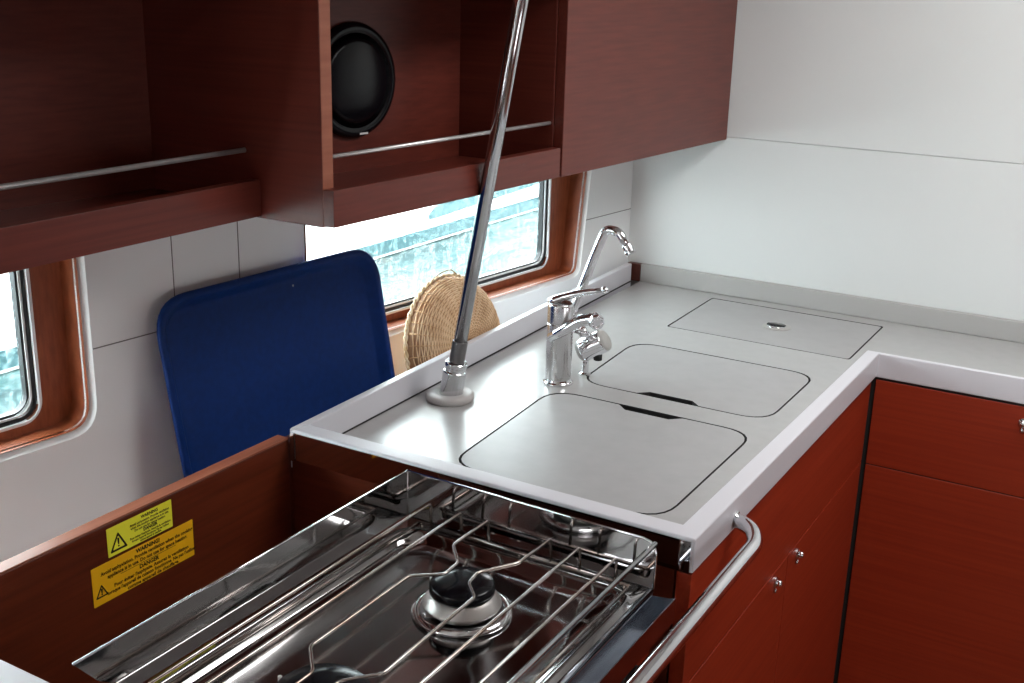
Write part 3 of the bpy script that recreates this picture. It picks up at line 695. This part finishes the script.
# ------------------------------------------------------------------ blue serving tray leaning on the lining
def plane_frame(T, deg):
    t = math.radians(deg); L = nW*math.sin(t) + Vector((0, 0, -math.cos(t))); Nn = nW*math.cos(t) + Vector((0, 0, math.sin(t)))
    d = (dW + L*-.018).normalized(); L = (L + dW*.018).normalized(); return Vector(T), d, L, Nn
T, D_, L_, N_ = plane_frame((-.8091, -.072, 1.1060), 10)
BT = thing('serving_tray', 'large royal blue plastic serving tray leaning against the lining behind the board', 'tray', tuple(T + D_*.22 + L_*.355))
def tp(u, v, h): return tuple(T + D_*u + L_*v + N_*h)
def trr(i, r, h):
    base = roundpoly([(0+i, 0+i), (.458-i, 0+i*1), (.458-i, .358-i), (0+i, .358-i)], r, 8); return [tp(u, v, h) for u, v in base]
b = nb()
loops(b, [trr(.000, .062, .000), trr(.000, .062, .003), trr(.002, .060, .0055), trr(.010, .055, .0060), trr(.013, .052, .0035), trr(.022, .045, -.010), trr(.026, .042, -.012)], fill_last=True)
bottom = [trr(.000, .062, .000), trr(.011, .054, .0025), trr(.024, .045, -.0135)]
loops(b, bottom, fill_last=True)
obj('body', b, 'tray', BT, smooth=True)
b = nb(); lathe(b, [(0, 0), (.002, 0), (0, .0003)], tp(.275, .035, -.0118), tuple(N_), 6); obj('moulded_mark', b, 'plastic', BT, label='tiny pale mark near the upper edge')

# ------------------------------------------------------------------ wicker basket
bt = math.radians(11); BL_ = nW*math.sin(bt) + Vector((0, 0, -math.cos(bt))); BN = nW*math.cos(bt) + Vector((0, 0, math.sin(bt)))
BC = Vector((-.669, .538, .912))
WB = thing('wicker_basket', 'shallow round wicker basket standing on edge behind the fiddle, base outward', 'basket', (BC.x, BC.y, BC.z-.125))
R0 = .126
def bp(r, a, h): return BC + dW*(r*math.cos(a)) + BL_*(-r*math.sin(a)) + BN*h
prof = [(R0, -.030), (.118, -.012), (.108, -.001), (.095, .006), (.08, .009), (.05, .0105), (.02, .0105)]
b = nb(); n = 72
rg = [[b.verts.new(bp(r, 2*PI*k/n, h)) for k in range(n)] for r, h in prof] + [[b.verts.new(bp(0, 0, .0105))]]
for A, B in zip(rg, rg[1:]):
    for k in range(n):
        if len(B) == 1: b.faces.new((A[k], A[(k+1) % n], B[0]))
        else: b.faces.new((A[k], A[(k+1) % n], B[(k+1) % n], B[k]))
o = obj('shell', b, 'wicker_core', WB, smooth=True); sm = o.modifiers.new('s', 'SOLIDIFY'); sm.thickness = .003; sm.offset = -1
# woven strands: wavy rings over and under radial stakes
def ph(r):
    for (r1, h1), (r2, h2) in zip(prof, prof[1:]):
        if r2 <= r <= r1: return h2 + (h1-h2)*(r-r2)/(r1-r2)
    return .0105
b = nb(); NS = 36
for q in range(38):
    r = .010 + q*.0030
    if r > .122: break
    cnt = 112; pts = [bp(r, 2*PI*k/cnt, ph(r) + .0012 + .0011*math.cos(NS/2*2*PI*k/cnt + (PI if q % 2 else 0))) for k in range(cnt)]
    tube(b, pts, .00125, 5, closed=True)
obj('weave', b, 'wicker', WB, smooth=True)
for k in range(NS):
    a = 2*PI*k/NS
    b = nb(); tube(b, [bp(r, a, ph(r)+.0012) for r in (.008, .03, .05, .08, .095, .108, .118, .124)], .0013, 6); obj('stake', b, 'wicker_stake', WB, smooth=True)
b = nb()
for s in range(2):
    pts = [bp(R0 + .0018*math.cos(a*26+s*PI), a, -.030 + .0025*math.sin(a*26+s*PI)) for a in [2*PI*k/260 for k in range(260)]]
    tube(b, pts, .0026, 6, closed=True)
obj('braided_rim', b, 'wicker_rim', WB, smooth=True, label='paler braided rim')
b = nb(); hp = [bp(R0+.003, math.radians(a), -.031) for a in (100,)] + [bp(.134, math.radians(94), -.026), bp(.137, math.radians(82), -.026)] + [bp(R0+.003, math.radians(72), -.031)]
tube(b, fillet(hp, .008), .0013, 6); obj('hanging_loop', b, 'wicker_rim', WB, smooth=True)

# ------------------------------------------------------------------ lights
def area(name, loc, target, sx_, sy_, power, color=(1, 1, 1)):
    l = bpy.data.lights.new(name, 'AREA'); l.shape = 'RECTANGLE'; l.size = sx_; l.size_y = sy_; l.energy = power; l.color = color
    o = bpy.data.objects.new(name, l); COL.objects.link(o); o.location = loc
    d = Vector(target) - Vector(loc); o.rotation_euler = d.to_track_quat('-Z', 'Y').to_euler()
    return o
area('deck_hatch_light', (.36, .50, 1.955), (.36, .50, 0), .5, .6, 11, (1, .995, .985))
area('side_fill_light', (2.2, -.5, .75), (.0, .3, .6), 1.2, .7, 9, (.98, 1, 1))  # added fill lamp to brighten the lower fronts, no window behind it

w = bpy.data.worlds.new('overcast'); SC.world = w; w.use_nodes = True
bg = w.node_tree.nodes['Background']; bg.inputs[0].default_value = (.955, .98, 1, 1); bg.inputs[1].default_value = 13

# ------------------------------------------------------------------ camera
Rm = ((0.86102818, 0.50788378, 0.02616383), (0.17331696, -0.24468359, -0.95398699), (-0.47811265, 0.82594431, -0.29870434))
cam = bpy.data.cameras.new('camera'); co = bpy.data.objects.new('camera', cam); COL.objects.link(co)
cam.sensor_width = 36; cam.lens = 1150/1024*36; cam.clip_start = .01
r = Matrix((Vector(Rm[0]), -Vector(Rm[1]), -Vector(Rm[2]))).transposed()
co.matrix_world = Matrix.Translation((0.42095513, -1.17039144, 1.55092795)) @ r.to_4x4()
SC.camera = co
vs = SC.view_settings; vs.view_transform = 'Standard'; vs.look = 'None'; vs.gamma = 1; vs.exposure = 0.18; vs.use_curve_mapping = False
SC.cycles.use_denoising = True
